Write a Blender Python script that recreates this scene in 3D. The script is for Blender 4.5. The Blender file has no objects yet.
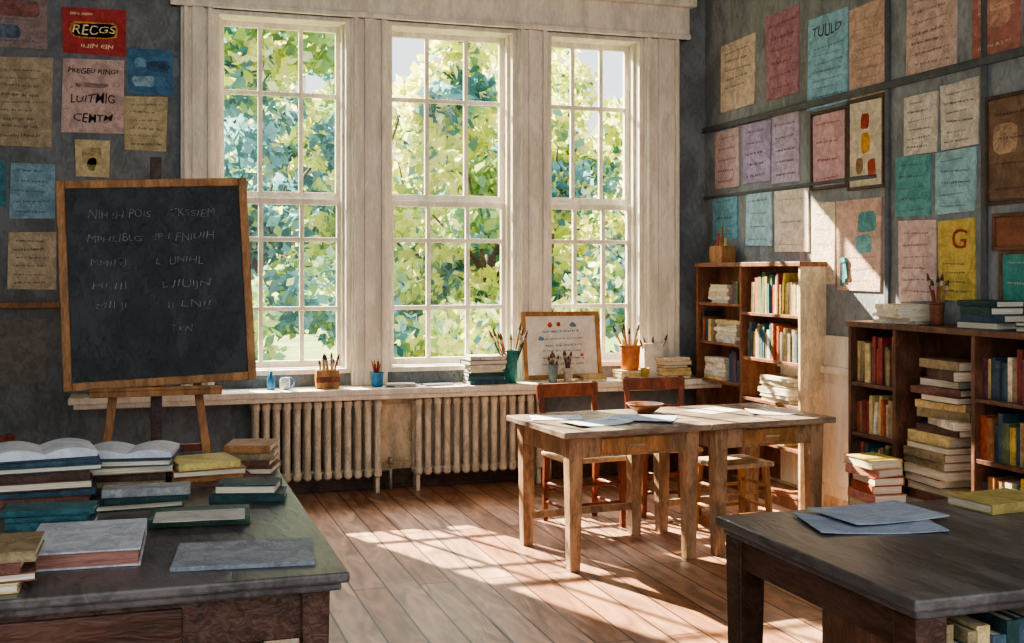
import bpy, math, random
from mathutils import Vector, Matrix, Euler
random.seed(7)
rnd=random.uniform
scene=bpy.context.scene
COL=scene.collection
# ---------------------------------------------------------------- survey of the room (metres)
H=1.6; FL=1150.0; TH=math.atan(372/1150.0); S=math.sin(TH); C=math.cos(TH)
YW=8.40; XR=4.364; CEIL=4.3; SZ=0.77
def ray(px):
    u=(px-512)/FL
    return S+u*C, C-u*S
def on_back(px,py,Y=YW):
    rx,ry=ray(px); d=Y/ry
    return d*rx, H-d*(py-272)/FL
def on_right(px,py,X=XR):
    rx,ry=ray(px); d=X/rx
    return d*ry, H-d*(py-272)/FL
def at_z(px,py,z):
    rx,ry=ray(px); d=(H-z)*FL/(py-272)
    return d*rx,d*ry
# ---------------------------------------------------------------- materials
def lin(h):
    if isinstance(h,str):
        h=h.lstrip('#'); c=[int(h[i:i+2],16)/255 for i in (0,2,4)]
        return [((x+0.055)/1.055)**2.4 if x>0.04045 else x/12.92 for x in c]
    return list(h)
MC={}
def mat(col,var=.28,scale=7,rough=.65,bump=.35,stretch=(1,1,1),name=None,metal=0):
    key=(str(col),var,scale,rough,bump,stretch,metal)
    if key in MC: return MC[key]
    m=bpy.data.materials.new(name or 'painted_'+str(col).strip('#')); m.use_nodes=True
    nt=m.node_tree; N=nt.nodes; L=nt.links
    b=N['Principled BSDF']; b.inputs['Roughness'].default_value=rough; b.inputs['Metallic'].default_value=metal
    b.inputs['Specular IOR Level'].default_value=.35
    tc=N.new('ShaderNodeTexCoord'); mp=N.new('ShaderNodeMapping'); mp.inputs['Scale'].default_value=stretch
    L.new(tc.outputs['Object'],mp.inputs['Vector'])
    oi=N.new('ShaderNodeObjectInfo')
    vm=N.new('ShaderNodeVectorMath'); vm.operation='ADD'
    cx=N.new('ShaderNodeCombineXYZ'); mul=N.new('ShaderNodeMath'); mul.operation='MULTIPLY'; mul.inputs[1].default_value=17
    L.new(oi.outputs['Random'],mul.inputs[0]); L.new(mul.outputs[0],cx.inputs[0])
    L.new(mp.outputs[0],vm.inputs[0]); L.new(cx.outputs[0],vm.inputs[1])
    nz=N.new('ShaderNodeTexNoise'); nz.inputs['Scale'].default_value=scale; nz.inputs['Detail'].default_value=3
    nz.inputs['Distortion'].default_value=1.0
    L.new(vm.outputs[0],nz.inputs['Vector'])
    n2=N.new('ShaderNodeTexNoise'); n2.inputs['Scale'].default_value=scale*5; n2.inputs['Detail'].default_value=2; n2.inputs['Distortion'].default_value=1.4
    L.new(vm.outputs[0],n2.inputs['Vector'])
    ma=N.new('ShaderNodeMath'); ma.operation='MULTIPLY_ADD'; ma.inputs[1].default_value=.6; 
    sb=N.new('ShaderNodeMath'); sb.operation='SUBTRACT'; sb.inputs[1].default_value=.3
    L.new(n2.outputs['Fac'],ma.inputs[0]); L.new(nz.outputs['Fac'],ma.inputs[2]); L.new(ma.outputs[0],sb.inputs[0])
    cr=N.new('ShaderNodeValToRGB'); c=lin(col)
    e=cr.color_ramp.elements
    e[0].position=.34; e[0].color=[x*(1-var) for x in c]+[1]
    e[1].position=.66; e[1].color=[min(1,x*(1+var)+.01) for x in c]+[1]
    k=e.new(.5); k.color=c+[1]
    L.new(sb.outputs[0],cr.inputs[0]); L.new(cr.outputs[0],b.inputs['Base Color'])
    bp=N.new('ShaderNodeBump'); bp.inputs['Strength'].default_value=bump; bp.inputs['Distance'].default_value=.012
    L.new(n2.outputs['Fac'],bp.inputs['Height']); L.new(bp.outputs[0],b.inputs['Normal'])
    MC[key]=m; return m
WALL=mat('#72787a',.25,4,.8,.6,(1,1,.6),'wall_paint_slate')
WALLR=mat('#868c8e',.24,4,.8,.6,(1,1,.6),'wall_paint_grey')
CREAM=mat('#e8dfcc',.14,7,.5,.4,(1,1,.3),'cream_woodwork')
CREAM2=mat('#cdb896',.28,7,.6,.5,(1,1,.4),'cream_panel')
CEILM=mat('#c0bab0',.1,2,.8)
DARKW=mat('#452d22',.45,7,.4,.4,(1,.25,1),'dark_wood')
DESKTOP=mat('#524d4c',.38,5,.3,.25,(1,.25,1),'worn_dark_desktop')
REDW=mat('#6e3a26',.4,9,.42,.3,(1,1,.3),'red_brown_wood')
OAK=mat('#9c7044',.35,9,.5,.35,(1,1,.3),'oak_wood')
TABW=mat('#94775a',.38,9,.45,.4,(1,1,.3),'pale_table_wood')
TABTOP=mat('#857567',.36,7,.26,.3,(.3,1,1),'worn_table_top')
SEATW=mat('#b8a080',.3,9,.4,.4,(1,1,1),'pale_seat_wood')
SHELFW=mat('#84563a',.35,9,.5,.4,(1,1,.4),'bookcase_wood')
SHELFE=mat('#cdbd9e',.25,9,.5,.4,(1,1,.4),'bookcase_end_sunlit_tone')  # end panel paler than the case: sunlight put into its colour
SHELFD=mat('#60402e',.38,9,.5,.4,(1,1,.4),'bookcase_dark_wood')
SLATE=mat('#23282a',.45,5,.5,.6,(1,1,.6),'slate')
CHALK=mat('#7d8280',.45,50,.9,.2)
PAGES=mat('#d9cfb8',.2,60,.8,.3,(.1,.1,3),'page_edges')
METAL=mat('#a89f8c',.2,8,.4,.3,(1,1,1),'valve_metal',.6)
RADM=mat('#d2c6ae',.25,12,.5,.4,(1,1,.4),'radiator_paint')
INK=mat('#655c55',.2,20,.8,.1); INKD=mat('#3c3634',.2,20,.8,.1); INKR=mat('#9c3a30',.2,20,.8,.1); INKB=mat('#4c6a84',.2,20,.8,.1)
BCOL=['#7b2f28','#2f5d63','#c9b27b','#5d6f46','#d8cdb6','#3a4655','#a8552f','#8a7a5c','#1f3d3c','#b9a24a','#6d4a55','#c8c2b4','#39505e','#94683e']
def floor_mat():
    m=bpy.data.materials.new('floor_boards'); m.use_nodes=True; nt=m.node_tree; N=nt.nodes; L=nt.links
    b=N['Principled BSDF']; b.inputs['Roughness'].default_value=.38
    tc=N.new('ShaderNodeTexCoord'); mp=N.new('ShaderNodeMapping'); mp.inputs['Rotation'].default_value=(0,0,math.pi/2)
    L.new(tc.outputs['Object'],mp.inputs[0])
    br=N.new('ShaderNodeTexBrick'); br.inputs['Scale'].default_value=1; br.inputs['Brick Width'].default_value=2.3
    br.inputs['Row Height'].default_value=.17; br.inputs['Mortar Size'].default_value=.006; br.inputs['Mortar Smooth'].default_value=.3
    br.inputs['Color1'].default_value=lin('#a2714f')+[1]; br.inputs['Color2'].default_value=lin('#bd9a7e')+[1]; br.inputs['Mortar'].default_value=lin('#3c281e')+[1]
    L.new(mp.outputs[0],br.inputs[0])
    mp2=N.new('ShaderNodeMapping'); mp2.inputs['Scale'].default_value=(1,.22,1); L.new(tc.outputs['Object'],mp2.inputs[0])
    nz=N.new('ShaderNodeTexNoise'); nz.inputs['Scale'].default_value=11; nz.inputs['Detail'].default_value=4; nz.inputs['Distortion'].default_value=1.2
    L.new(mp2.outputs[0],nz.inputs[0])
    cr=N.new('ShaderNodeValToRGB'); cr.color_ramp.elements[0].position=.32; cr.color_ramp.elements[0].color=(.52,.48,.48,1); cr.color_ramp.elements[1].position=.68; cr.color_ramp.elements[1].color=(1.3,1.25,1.25,1)
    L.new(nz.outputs['Fac'],cr.inputs[0])
    mx=N.new('ShaderNodeMix'); mx.data_type='RGBA'; mx.blend_type='MULTIPLY'; mx.inputs[0].default_value=1
    L.new(br.outputs['Color'],mx.inputs[6]); L.new(cr.outputs[0],mx.inputs[7]); L.new(mx.outputs[2],b.inputs['Base Color'])
    bp=N.new('ShaderNodeBump'); bp.inputs['Strength'].default_value=.5; bp.inputs['Distance'].default_value=.012
    L.new(nz.outputs['Fac'],bp.inputs['Height']); L.new(bp.outputs[0],b.inputs['Normal'])
    return m
FLOORM=floor_mat()
def glass_mat():
    m=bpy.data.materials.new('window_glass'); m.use_nodes=True; nt=m.node_tree; N=nt.nodes; L=nt.links
    N.remove(N['Principled BSDF']); t=N.new('ShaderNodeBsdfTransparent'); g=N.new('ShaderNodeBsdfGlossy'); g.inputs['Roughness'].default_value=.05
    mx=N.new('ShaderNodeMixShader'); mx.inputs[0].default_value=.02
    L.new(t.outputs[0],mx.inputs[1]); L.new(g.outputs[0],mx.inputs[2]); L.new(mx.outputs[0],N['Material Output'].inputs[0]); return m
GLASS=glass_mat()
def leaf_mat():
    m=bpy.data.materials.new('leaves'); m.use_nodes=True; nt=m.node_tree; N=nt.nodes; L=nt.links
    N.remove(N['Principled BSDF']); a=N.new('ShaderNodeAttribute'); a.attribute_name='leaf_colour'
    d=N.new('ShaderNodeBsdfDiffuse'); t=N.new('ShaderNodeBsdfTranslucent'); mx=N.new('ShaderNodeMixShader'); mx.inputs[0].default_value=.5
    L.new(a.outputs['Color'],d.inputs[0]); L.new(a.outputs['Color'],t.inputs[0])
    L.new(d.outputs[0],mx.inputs[1]); L.new(t.outputs[0],mx.inputs[2]); L.new(mx.outputs[0],N['Material Output'].inputs[0]); return m
LEAF=leaf_mat()
# ---------------------------------------------------------------- mesh builder
class MB:
    def __init__(s): s.v=[]; s.f=[]; s.m=[]
    def add(s,vs,fs,m=0):
        o=len(s.v); s.v+= [tuple(p) for p in vs]
        for f in fs: s.f.append([i+o for i in f]); s.m.append(m)
    def box(s,x0,x1,y0,y1,z0,z1,m=0,M=None):
        vs=[Vector(p) for p in ((x0,y0,z0),(x1,y0,z0),(x1,y1,z0),(x0,y1,z0),(x0,y0,z1),(x1,y0,z1),(x1,y1,z1),(x0,y1,z1))]
        if M: vs=[M@p for p in vs]
        s.add(vs,[(0,3,2,1),(4,5,6,7),(0,1,5,4),(1,2,6,5),(2,3,7,6),(3,0,4,7)],m); return s
    def beam(s,p0,p1,w,t,m=0,w1=None,t1=None):
        p0=Vector(p0);p1=Vector(p1); w1=w1 or w; t1=t1 or t
        d=(p1-p0).normalized(); a=Vector((1,0,0))
        if abs(d.x)>.8: a=Vector((0,1,0))
        a=(a-d*a.dot(d)).normalized(); b=d.cross(a)
        vs=[]
        for p,ww,tt in((p0,w,t),(p1,w1,t1)):
            for sx,sy in((-1,-1),(1,-1),(1,1),(-1,1)): vs.append(p+a*sx*ww/2+b*sy*tt/2)
        s.add(vs,[(0,3,2,1),(4,5,6,7),(0,1,5,4),(1,2,6,5),(2,3,7,6),(3,0,4,7)],m); return s
    def tube(s,p0,p1,r0,r1=None,n=12,m=0):
        p0=Vector(p0);p1=Vector(p1); r1=r0 if r1 is None else r1
        d=(p1-p0).normalized(); a=d.orthogonal().normalized(); b=d.cross(a); vs=[]
        for p,r in((p0,r0),(p1,r1)):
            for i in range(n):
                t=2*math.pi*i/n; vs.append(p+(a*math.cos(t)+b*math.sin(t))*r)
        fs=[(i,(i+1)%n,n+(i+1)%n,n+i) for i in range(n)]+[tuple(range(n))[::-1],tuple(range(n,2*n))]
        s.add(vs,fs,m); return s
    def lathe(s,prof,n=20,m=0,c=(0,0,0)):
        vs=[];fs=[]
        for r,z in prof:
            for i in range(n):
                t=2*math.pi*i/n; vs.append((c[0]+r*math.cos(t),c[1]+r*math.sin(t),c[2]+z))
        k=len(prof)
        for j in range(k-1):
            for i in range(n): fs.append((j*n+i,j*n+(i+1)%n,(j+1)*n+(i+1)%n,(j+1)*n+i))
        fs.append(tuple(range(n))[::-1]); fs.append(tuple(range((k-1)*n,k*n)))
        s.add(vs,fs,m); return s
    def prism(s,poly,y0,y1,m=0):  # poly in xz
        n=len(poly); vs=[(x,y0,z) for x,z in poly]+[(x,y1,z) for x,z in poly]
        s.add(vs,[tuple(range(n)),tuple(range(n,2*n))[::-1]]+[(i,n+i,n+(i+1)%n,(i+1)%n) for i in range(n)],m); return s
    def obj(s,name,mats,parent=None,loc=(0,0,0),rot=(0,0,0),bevel=0,smooth=False,label=None,cat=None,group=None,kind=None):
        me=bpy.data.meshes.new(name); me.from_pydata(s.v,[],s.f); me.update()
        if not isinstance(mats,(list,tuple)): mats=[mats]
        for q in mats: me.materials.append(q)
        for p,i in zip(me.polygons,s.m): p.material_index=i; p.use_smooth=smooth
        o=bpy.data.objects.new(name,me); COL.objects.link(o); o.location=loc; o.rotation_euler=rot
        if parent: o.parent=parent
        if bevel:
            b=o.modifiers.new('bevel','BEVEL'); b.width=bevel; b.segments=2; b.limit_method='ANGLE'
        tag(o,label,cat,group,kind); return o
def tag(o,label=None,cat=None,group=None,kind=None):
    if label:o['label']=label
    if cat:o['category']=cat
    if group:o['group']=group
    if kind:o['kind']=kind
def empty(name,loc,rotz,label,cat,group=None,kind=None):
    o=bpy.data.objects.new(name,None); o.empty_display_size=.1; COL.objects.link(o); o.location=loc; o.rotation_euler=(0,0,rotz)
    tag(o,label,cat,group,kind); return o
def text_part(name,body,size,m,parent,loc,rot=(math.pi/2,0,0),width=None,bold=0,warp=.06):
    cu=bpy.data.curves.new('t','FONT'); cu.body=body; cu.size=size; cu.align_x='CENTER'; cu.align_y='CENTER'; cu.offset=bold; cu.resolution_u=3
    t=bpy.data.objects.new('t',cu); COL.objects.link(t)
    bpy.context.view_layer.update()
    me=bpy.data.meshes.new_from_object(t.evaluated_get(bpy.context.evaluated_depsgraph_get()))
    bpy.data.objects.remove(t); bpy.data.curves.remove(cu)
    me.materials.clear(); me.materials.append(m)
    if width and len(me.vertices):
        w=max(v.co.x for v in me.vertices)-min(v.co.x for v in me.vertices); k=width/w
        for v in me.vertices: v.co.x*=k
    ph=rnd(0,6); a=size*warp*1.6
    for v in me.vertices:   # uneven hand lettering
        x,y=v.co.x,v.co.y
        v.co.y=y*(1+.25*math.sin(x/size*2.1+ph))+a*math.sin(x/size*1.7+ph*2)
        v.co.x=x+a*.7*math.sin(x/size*2.3+y/size*2+ph)+.12*y
    o=bpy.data.objects.new(name,me); COL.objects.link(o); o.parent=parent; o.location=loc; o.rotation_euler=rot
    return o
# ---------------------------------------------------------------- room shell
XL=-3.2; Y0=-1.5
MB().box(XL,XR+.2,Y0,YW+.35,-.15,0).obj('floor',FLOORM,kind='structure')
MB().box(XL,XR+.2,1.0,YW+.35,CEIL,CEIL+.15).obj('ceiling',CEILM,kind='structure')
WX=[(.50,1.47),(1.74,2.75),(3.0,3.81)]; WZ0,WZ1=.86,3.46
b=MB(); xs=[XL]+[v for w in WX for v in w]+[XR+.2]
for i in range(0,len(xs),2): b.box(xs[i],xs[i+1],YW,YW+.3,0,CEIL)
for a,c in WX: b.box(a,c,YW,YW+.3,0,WZ0); b.box(a,c,YW,YW+.3,WZ1,CEIL)
b.obj('wall_back',WALL,kind='structure')
MB().box(XR,XR+.2,1.0,YW,0,CEIL).obj('wall_right',WALLR,kind='structure')
MB().box(XL-.2,XL,1.0,YW+.3,0,CEIL).obj('wall_left',WALL,kind='structure')
MB().box(XL,XR,YW-.025,YW,0,.14).box(XL,XR,YW-.035,YW,.0,.03).obj('baseboard_back',DARKW,kind='structure',bevel=.005)
MB().box(XR-.02,XR,1.0,YW-.03,0,.12).obj('baseboard_right',CREAM2,kind='structure',bevel=.004)
MB().box(-.45,XR,8.06,YW,SZ-.045,SZ).box(-.42,XR,8.09,YW,SZ-.08,SZ-.045).obj('trim_1',CREAM,kind='structure',bevel=.008)
tn=2
for a,c in ((.27,.50),(1.47,1.74),(2.75,3.0),(3.81,4.12)):
    b=MB(); b.box(a,c,YW-.04,YW,SZ,WZ1); w=c-a
    b.box(a+.02,a+.05,YW-.07,YW-.04,SZ,WZ1); b.box(c-.05,c-.02,YW-.07,YW-.04,SZ,WZ1)
    b.box(a+w*.5-.04,a+w*.5+.04,YW-.06,YW-.04,SZ,WZ1)
    b.obj('trim_%d'%tn,CREAM,kind='structure',bevel=.006); tn+=1
MB().box(.2,4.2,YW-.06,YW,WZ1,3.72).box(.16,4.24,YW-.11,YW,3.72,3.80).box(.2,4.2,YW-.08,YW,WZ1,WZ1+.04).obj('trim_%d'%tn,CREAM,kind='structure',bevel=.008); tn+=1
MB().box(1.42,2.0,YW-.02,YW,.14,.69).box(1.47,1.95,YW-.035,YW-.02,.2,.63).obj('trim_%d'%tn,CREAM2,kind='structure',bevel=.006); tn+=1
RAILM=mat('#54585b',.2,4,.6,.3)
MB().box(XR-.03,XR,2.0,YW,2.72,2.765).obj('trim_%d'%tn,RAILM,kind='structure',bevel=.006); tn+=1
MB().box(XR-.018,XR,6.1,YW,2.185,2.21).obj('trim_%d'%tn,RAILM,kind='structure',bevel=.004); tn+=1
for px in (889,986):
    y,_=on_right(px,200); MB().box(XR-.02,XR,y-.02,y+.02,.12,CEIL).obj('trim_%d'%tn,RAILM,kind='structure',bevel=.004); tn+=1
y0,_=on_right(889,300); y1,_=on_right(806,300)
b=MB(); b.box(XR-.022,XR,y0+.02,y1+.3,.12,1.18); b.box(XR-.05,XR,y0+.02,y1+.3,.93,.98); b.box(XR-.035,XR-.022,y0+.1,y1-.02,.2,.86)  # cream wainscot, its pale tone stands for sunlight that misses it
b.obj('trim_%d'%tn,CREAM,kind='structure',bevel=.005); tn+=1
x1,_=on_back(60,305); _,z=on_back(30,305)
MB().box(-2.4,x1,YW-.04,YW,z-.02,z+.02).obj('trim_%d'%tn,OAK,kind='structure',bevel=.004); tn+=1
# windows
ROWS=[.90,1.33,1.84,2.14,2.91,3.43]
for i,(a,c) in enumerate(WX):
    b=MB(); f=.035
    for (p,q,r,s_) in ((a,a+f,WZ0,WZ1),(c-f,c,WZ0,WZ1)): b.box(p,q,YW-.02,YW+.24,r,s_)
    b.box(a+f,c-f,YW-.02,YW+.24,WZ1-f,WZ1); b.box(a+f,c-f,YW-.03,YW+.24,WZ0,WZ0+f)
    b.box(a+f,a+f+.02,YW+.06,YW+.10,WZ0+f,WZ1-f); b.box(c-f-.02,c-f,YW+.06,YW+.10,WZ0+f,WZ1-f)
    w=b.obj('window_%d'%(i+1),CREAM,kind='structure',bevel=.004)
    w['label']='tall cream sash window with many small panes'
    A=a+f+.005; B=c-f-.005
    for nm,r0,r1,yy in (('upper_sash',3,5,YW+.17),('lower_sash',0,3,YW+.12)):
        z0,z1=ROWS[r0],ROWS[r1]; b=MB(); st=.04
        b.box(A,A+st,yy,yy+.04,z0,z1); b.box(B-st,B,yy,yy+.04,z0,z1)
        b.box(A+st,B-st,yy,yy+.04,z0,z0+.05); b.box(A+st,B-st,yy,yy+.04,z1-.045,z1)
        for k in (1,2):
            x=A+(B-A)*k/3; b.box(x-.016,x+.016,yy+.004,yy+.036,z0+.05,z1-.045)
        for k in range(r0+1,r1): b.box(A+st,B-st,yy+.002,yy+.038,ROWS[k]-.016,ROWS[k]+.016)
        sh=b.obj(nm,CREAM,parent=w,bevel=.003)
        MB().box(A+st,B-st,yy+.018,yy+.022,z0+.05,z1-.045).obj('window_glass',GLASS,parent=sh)
# ---------------------------------------------------------------- radiators
def radiator(x0,n,lab):
    r=empty('radiator',(x0,8.26,0),0,lab,'radiator','radiators under the sill'); P=.072
    first=None
    for i in range(n):
        if first is None:
            b=MB()
            for yy in (-.055,.055):
                b.tube((0,yy,.14),(0,yy,.66),.024,.024,10)
            for zz in (.15,.65):
                b.lathe([(.012,-.035),(.03,-.02),(.03,.02),(.012,.035)],10,0,(0,-.055,zz)); b.lathe([(.012,-.035),(.03,-.02),(.03,.02),(.012,.035)],10,0,(0,.055,zz))
                b.box(-.02,.02,-.055,.055,zz-.025,zz+.025)
            b.box(-.007,.007,-.05,.05,.17,.63)
            first=b.obj('radiator_section',RADM,parent=r,smooth=False,bevel=.003); first.location=(P/2,0,0)
        else:
            o=first.copy(); COL.objects.link(o); o.parent=r; o.location=(P*(i+.5),0,0)
    for zz in (.16,.645): MB().tube((0,0,zz),(P*n,0,zz),.016).obj('pipe',RADM,parent=r,smooth=True)
    for xx in (.035,P*n-.035): MB().box(xx-.015,xx+.015,-.05,.05,0,.14).obj('foot',RADM,parent=r,bevel=.004)
    MB().tube((P*n,0,.16),(P*n+.07,0,.16),.012).tube((P*n+.07,0,0),(P*n+.07,0,.2),.012).tube((P*n+.07,0,.2),(P*n+.07,0,.25),.022,.018).obj('valve',METAL,parent=r,smooth=True)
radiator(.735,13,'cream cast-iron column radiator beneath the window sill')
radiator(1.90,14,'cream cast-iron column radiator beneath the window sill')
# ---------------------------------------------------------------- posters
def scribble(w,h,rows,size,m,parent,top=.85,bottom=.12,wd=.8):
    b=MB()
    for r in range(rows):
        z=h*(top-(top-bottom)*(r/(max(1,rows-1))))-h/2+rnd(-.2,.2)*size
        x=-w*wd/2*rnd(.8,1); lim=w*wd/2*rnd(.45,1.0); sz=size*rnd(.6,1.05); sl0=rnd(-.04,.04)
        while x<lim:
            l=sz*rnd(.6,3.2)
            if x+l>w*wd/2: break
            q=x
            while q<x+l:
                s1=sz*rnd(.14,.3); hh=sz*rnd(.4,1.05); sl=sz*rnd(-.3,.35); zz=z+sl0*x+rnd(-.12,.12)*sz
                b.add([(q,0,zz-hh/2),(q+s1,0,zz-hh/2),(q+s1+sl,0,zz+hh/2),(q+sl,0,zz+hh/2)],[(0,1,2,3)])
                if random.random()<.5:
                    k=rnd(-.3,.3)*sz; b.add([(q,0,zz+k-sz*.08),(q+s1*2.4,0,zz+k*.5-sz*.08),(q+s1*2.4,0,zz+k*.5+sz*.08),(q,0,zz+k+sz*.08)],[(0,1,2,3)])
                q+=s1*rnd(1.6,2.6)
            x+=l+sz*.8
    return b.obj('writing',m,parent=parent,loc=(0,-.0115,0))
def poster(side,x0,y0,x1,y1,col,label,rows=6,size=.018,ink=INK,frame=None,texts=(),blocks=(),cat='poster',jit=.009,top=.85,bottom=.12):
    cx=(x0+x1)/2
    if side=='b':
        a,_=on_back(x0,0); c,_=on_back(x1,0); _,zt=on_back(cx,y0); _,zb=on_back(cx,y1)
        loc=((a+c)/2,YW,(zt+zb)/2); rot=(0,0,0); w=abs(c-a)
    else:
        a,_=on_right(x0,0); c,_=on_right(x1,0); _,zt=on_right(cx,y0); _,zb=on_right(cx,y1)
        loc=(XR,(a+c)/2,(zt+zb)/2); rot=(0,0,-math.pi/2); w=abs(c-a)
    h=zt-zb
    j=lambda: rnd(-jit,jit)
    P=[(-w/2+j(),-h/2+j()),(w/2+j(),-h/2+j()),(w/2+j(),h/2+j()),(-w/2+j(),h/2+j())]
    b=MB(); b.prism(P,-.010,0)
    o=b.obj('poster',mat(col,.22,12,.75,.7),loc=loc,rot=rot,label=label,cat=cat)
    if frame:
        f=MB(); t=.02
        f.box(-w/2-t,-w/2,-.02,0,-h/2-t,h/2+t);f.box(w/2,w/2+t,-.02,0,-h/2-t,h/2+t);f.box(-w/2,w/2,-.02,0,h/2,h/2+t);f.box(-w/2,w/2,-.02,0,-h/2-t,-h/2)
        f.obj('frame',frame,parent=o,bevel=.003)
    for (bx0,bz0,bx1,bz1,bm) in blocks:
        q=MB(); jj=lambda: rnd(-.006,.006); n=14; cxx=(bx0+bx1)/2; czz=(bz0+bz1)/2
        vs=[]
        for k in range(n):
            t=2*math.pi*k/n; ex=abs(math.cos(t))**.5*math.copysign(1,math.cos(t)); ez=abs(math.sin(t))**.5*math.copysign(1,math.sin(t))
            vs.append(((cxx-.5+ex*(bx1-bx0)/2)*w+jj(),0,(czz-.5+ez*(bz1-bz0)/2)*h+jj()))
        q.add(vs,[tuple(range(n))])
        q.obj('printed_picture',mat(bm,.35,14,.8,.3),parent=o,loc=(0,-.0108,0))
    if rows: scribble(w,h,rows,size,ink,o,top,bottom)
    for (body,u,v,sz,m,wd) in texts:
        text_part('lettering',body,sz,m,o,((u-.5)*w,-.0125,(v-.5)*h),width=wd*w if wd else None,bold=.0005,warp=.04)
    return o
CRT=mat('#e6d9a8',.1,10,.8,.1)
poster('b',-12,-8,47,47,'#93837e','faded pinkish poster with red and blue markings on the slate wall',3,.02,INKB,blocks=[(.1,.55,.9,.85,'#8a5f5a'),(.1,.15,.55,.4,'#5f6f80')])
poster('b',62,8,126,55,'#ae4442','red poster with cream lettering pinned on the slate wall',0,.016,CRT,texts=[('RECGS',.5,.52,.085,CRT,.66),('oirs nem',.3,.86,.03,CRT,.35),('ILIIN EIN',.55,.18,.035,CRT,.5)],blocks=[(.12,.34,.88,.70,'#d08a4a'),(.15,.37,.85,.67,'#9c3034')])
poster('b',-8,57,52,146,'#ae9f84','large tan poster with handwritten lines on the slate wall',9,.022,mat('#6d6258',.2,20,.8,.1))
poster('b',62,60,124,133,'#c4aaa0','pink poster with bold dark hand lettering',0,.02,texts=[('PREGEU RINGI',.5,.84,.045,INKD,.8),('LUITMIG',.5,.46,.085,INKD,.72),('CEMTM',.5,.20,.075,INKD,.62)],blocks=[(.2,.62,.75,.68,'#9a7a75')])
poster('b',128,50,173,94,'#4a7796','blue poster with pale wave shapes on the slate wall',0,blocks=[(.1,.15,.6,.4,'#7fa0b0'),(.4,.5,.9,.75,'#3a5670'),(.15,.6,.4,.8,'#6a93aa')])
poster('b',125,97,167,151,'#bcae88','beige notice with rows of dark writing',6,.02,INK)
poster('b',75,140,110,176,'#cdbd94','small cream sheet with a sketched drawing',0,blocks=[(.2,.3,.75,.8,'#b0a074'),(.35,.15,.6,.5,'#96865e')],cat='drawing')
poster('b',10,163,55,218,'#88aebc','pale blue sheet with faint writing',5,.018,INKB)
poster('b',-6,160,6,206,'#4a8492','teal poster on the slate wall',0)
poster('b',8,232,56,290,'#c2b59a','cream notice with lines of writing above the wooden rail',6,.016,INK)
poster('b',-10,320,46,384,'#7e7c78','plain grey panel sheet beneath the wooden rail',0,cat='wall panel')
R=poster
R('r',722,40,756,109,'#d4c2ae','cream paper poster with writing above the picture rail',5,.022,INK,bottom=.35)
R('r',767,10,800,97,'#aa7e8a','mauve pink poster with writing above the picture rail',6,.022,mat('#7a4a58',.1,9))
R('r',809,14,849,106,'#90bfd2','light blue poster with bold dark heading',7,.016,INKB,texts=[('TUULD',.5,.83,.10,INKD,.72)],top=.66)
R('r',851,3,890,98,'#caac98','pinkish tan poster with pale writing',8,.016,mat('#9a7a6c',.1,9))
R('r',908,-30,958,74,'#cab0a2','large faded pink poster with dark handwritten lines',8,.02,mat('#8a6a60',.1,9))
R('r',973,-40,1022,56,'#aa7266','reddish poster with cream sketch on the grey wall',3,.02,mat('#d8c0a4',.1,9),blocks=[(.15,.3,.85,.75,'#b88a76')])
R('r',716,129,740,188,'#c2aaac','dusty pink sheet with writing below the picture rail',5,.022)
R('r',744,122,771,182,'#ac9fbc','lilac sheet with writing below the picture rail',5,.022)
R('r',773,114,800,182,'#b8acc2','pale lilac sheet with writing',5,.02)
R('r',814,112,847,186,'#d2acb2','pink sheet in a dark frame',4,.018,INKR,frame=DARKW)
R('r',851,100,884,186,'#d8ceb6','cream picture sheet with red and yellow figures in a dark frame',0,frame=DARKW,blocks=[(.35,.66,.6,.85,'#a8422f'),(.35,.38,.62,.62,'#c9973a'),(.55,.12,.8,.3,'#b5563f'),(.2,.15,.4,.33,'#8a6a4a')])
R('r',905,93,938,154,'#d4ccbe','cream handwritten sheet on the grey wall',6,.014)
R('r',942,82,980,148,'#d2cabb','cream handwritten sheet on the grey wall',6,.014)
R('r',897,156,931,217,'#62a4a2','teal sheet with dark notes',5,.013,INK)
R('r',937,150,977,213,'#96c0c5','pale aqua sheet with writing',5,.013,INKB)
R('r',990,96,1040,200,'#7d6450','brown poster in a dark wooden frame',4,.02,mat('#4a3c34',.1,9),frame=DARKW,blocks=[(.1,.45,.6,.75,'#a88c70')])
R('r',714,194,738,240,'#72aaba','blue sheet under the lower rail',3,.018,INKB)
R('r',747,192,773,246,'#a8ccd4','pale blue sheet under the lower rail',4,.016,INKB)
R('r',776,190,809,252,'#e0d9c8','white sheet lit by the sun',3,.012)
R('r',813,202,836,284,'#d8c8ae','long cream sheet on the grey wall',5,.012,mat('#a89478',.1,9))
R('r',838,198,882,290,'#d0b09c','large pinkish sheet with a teal picture',3,.012,mat('#8a6a5c',.1,9),blocks=[(.5,.62,.9,.85,'#5f9a9e'),(.45,.4,.8,.6,'#6fa4a4')],bottom=.1,top=.35)
R('r',900,221,937,301,'#d4b9b0','pale pink sheet with brown writing',6,.014,INKR)
R('r',940,219,976,301,'#ccb55c','yellow poster with a large red letter G',4,.013,INK,texts=[('G',.62,.72,.2,INKR,None)],top=.45)
R('r',997,216,1040,246,'#8a5a42','brown poster with framed edge',0,frame=SHELFD)
R('r',1004,254,1040,312,'#4a958a','green sheet with pale writing above the low bookcase',3,.013,CRT,frame=SHELFD)
yy,zz=on_right(845,270)
b=MB()
for k in range(3):
    b.prism([(-.03+k*.03,-.1+.02*k),(.0+k*.03,-.11+.03*k),(.015+k*.01,.06),(-.02+k*.01,.07)],-.016-.004*k,-.010-.004*k)
b.box(-.015,.035,-.03,0,.05,.08)
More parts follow.
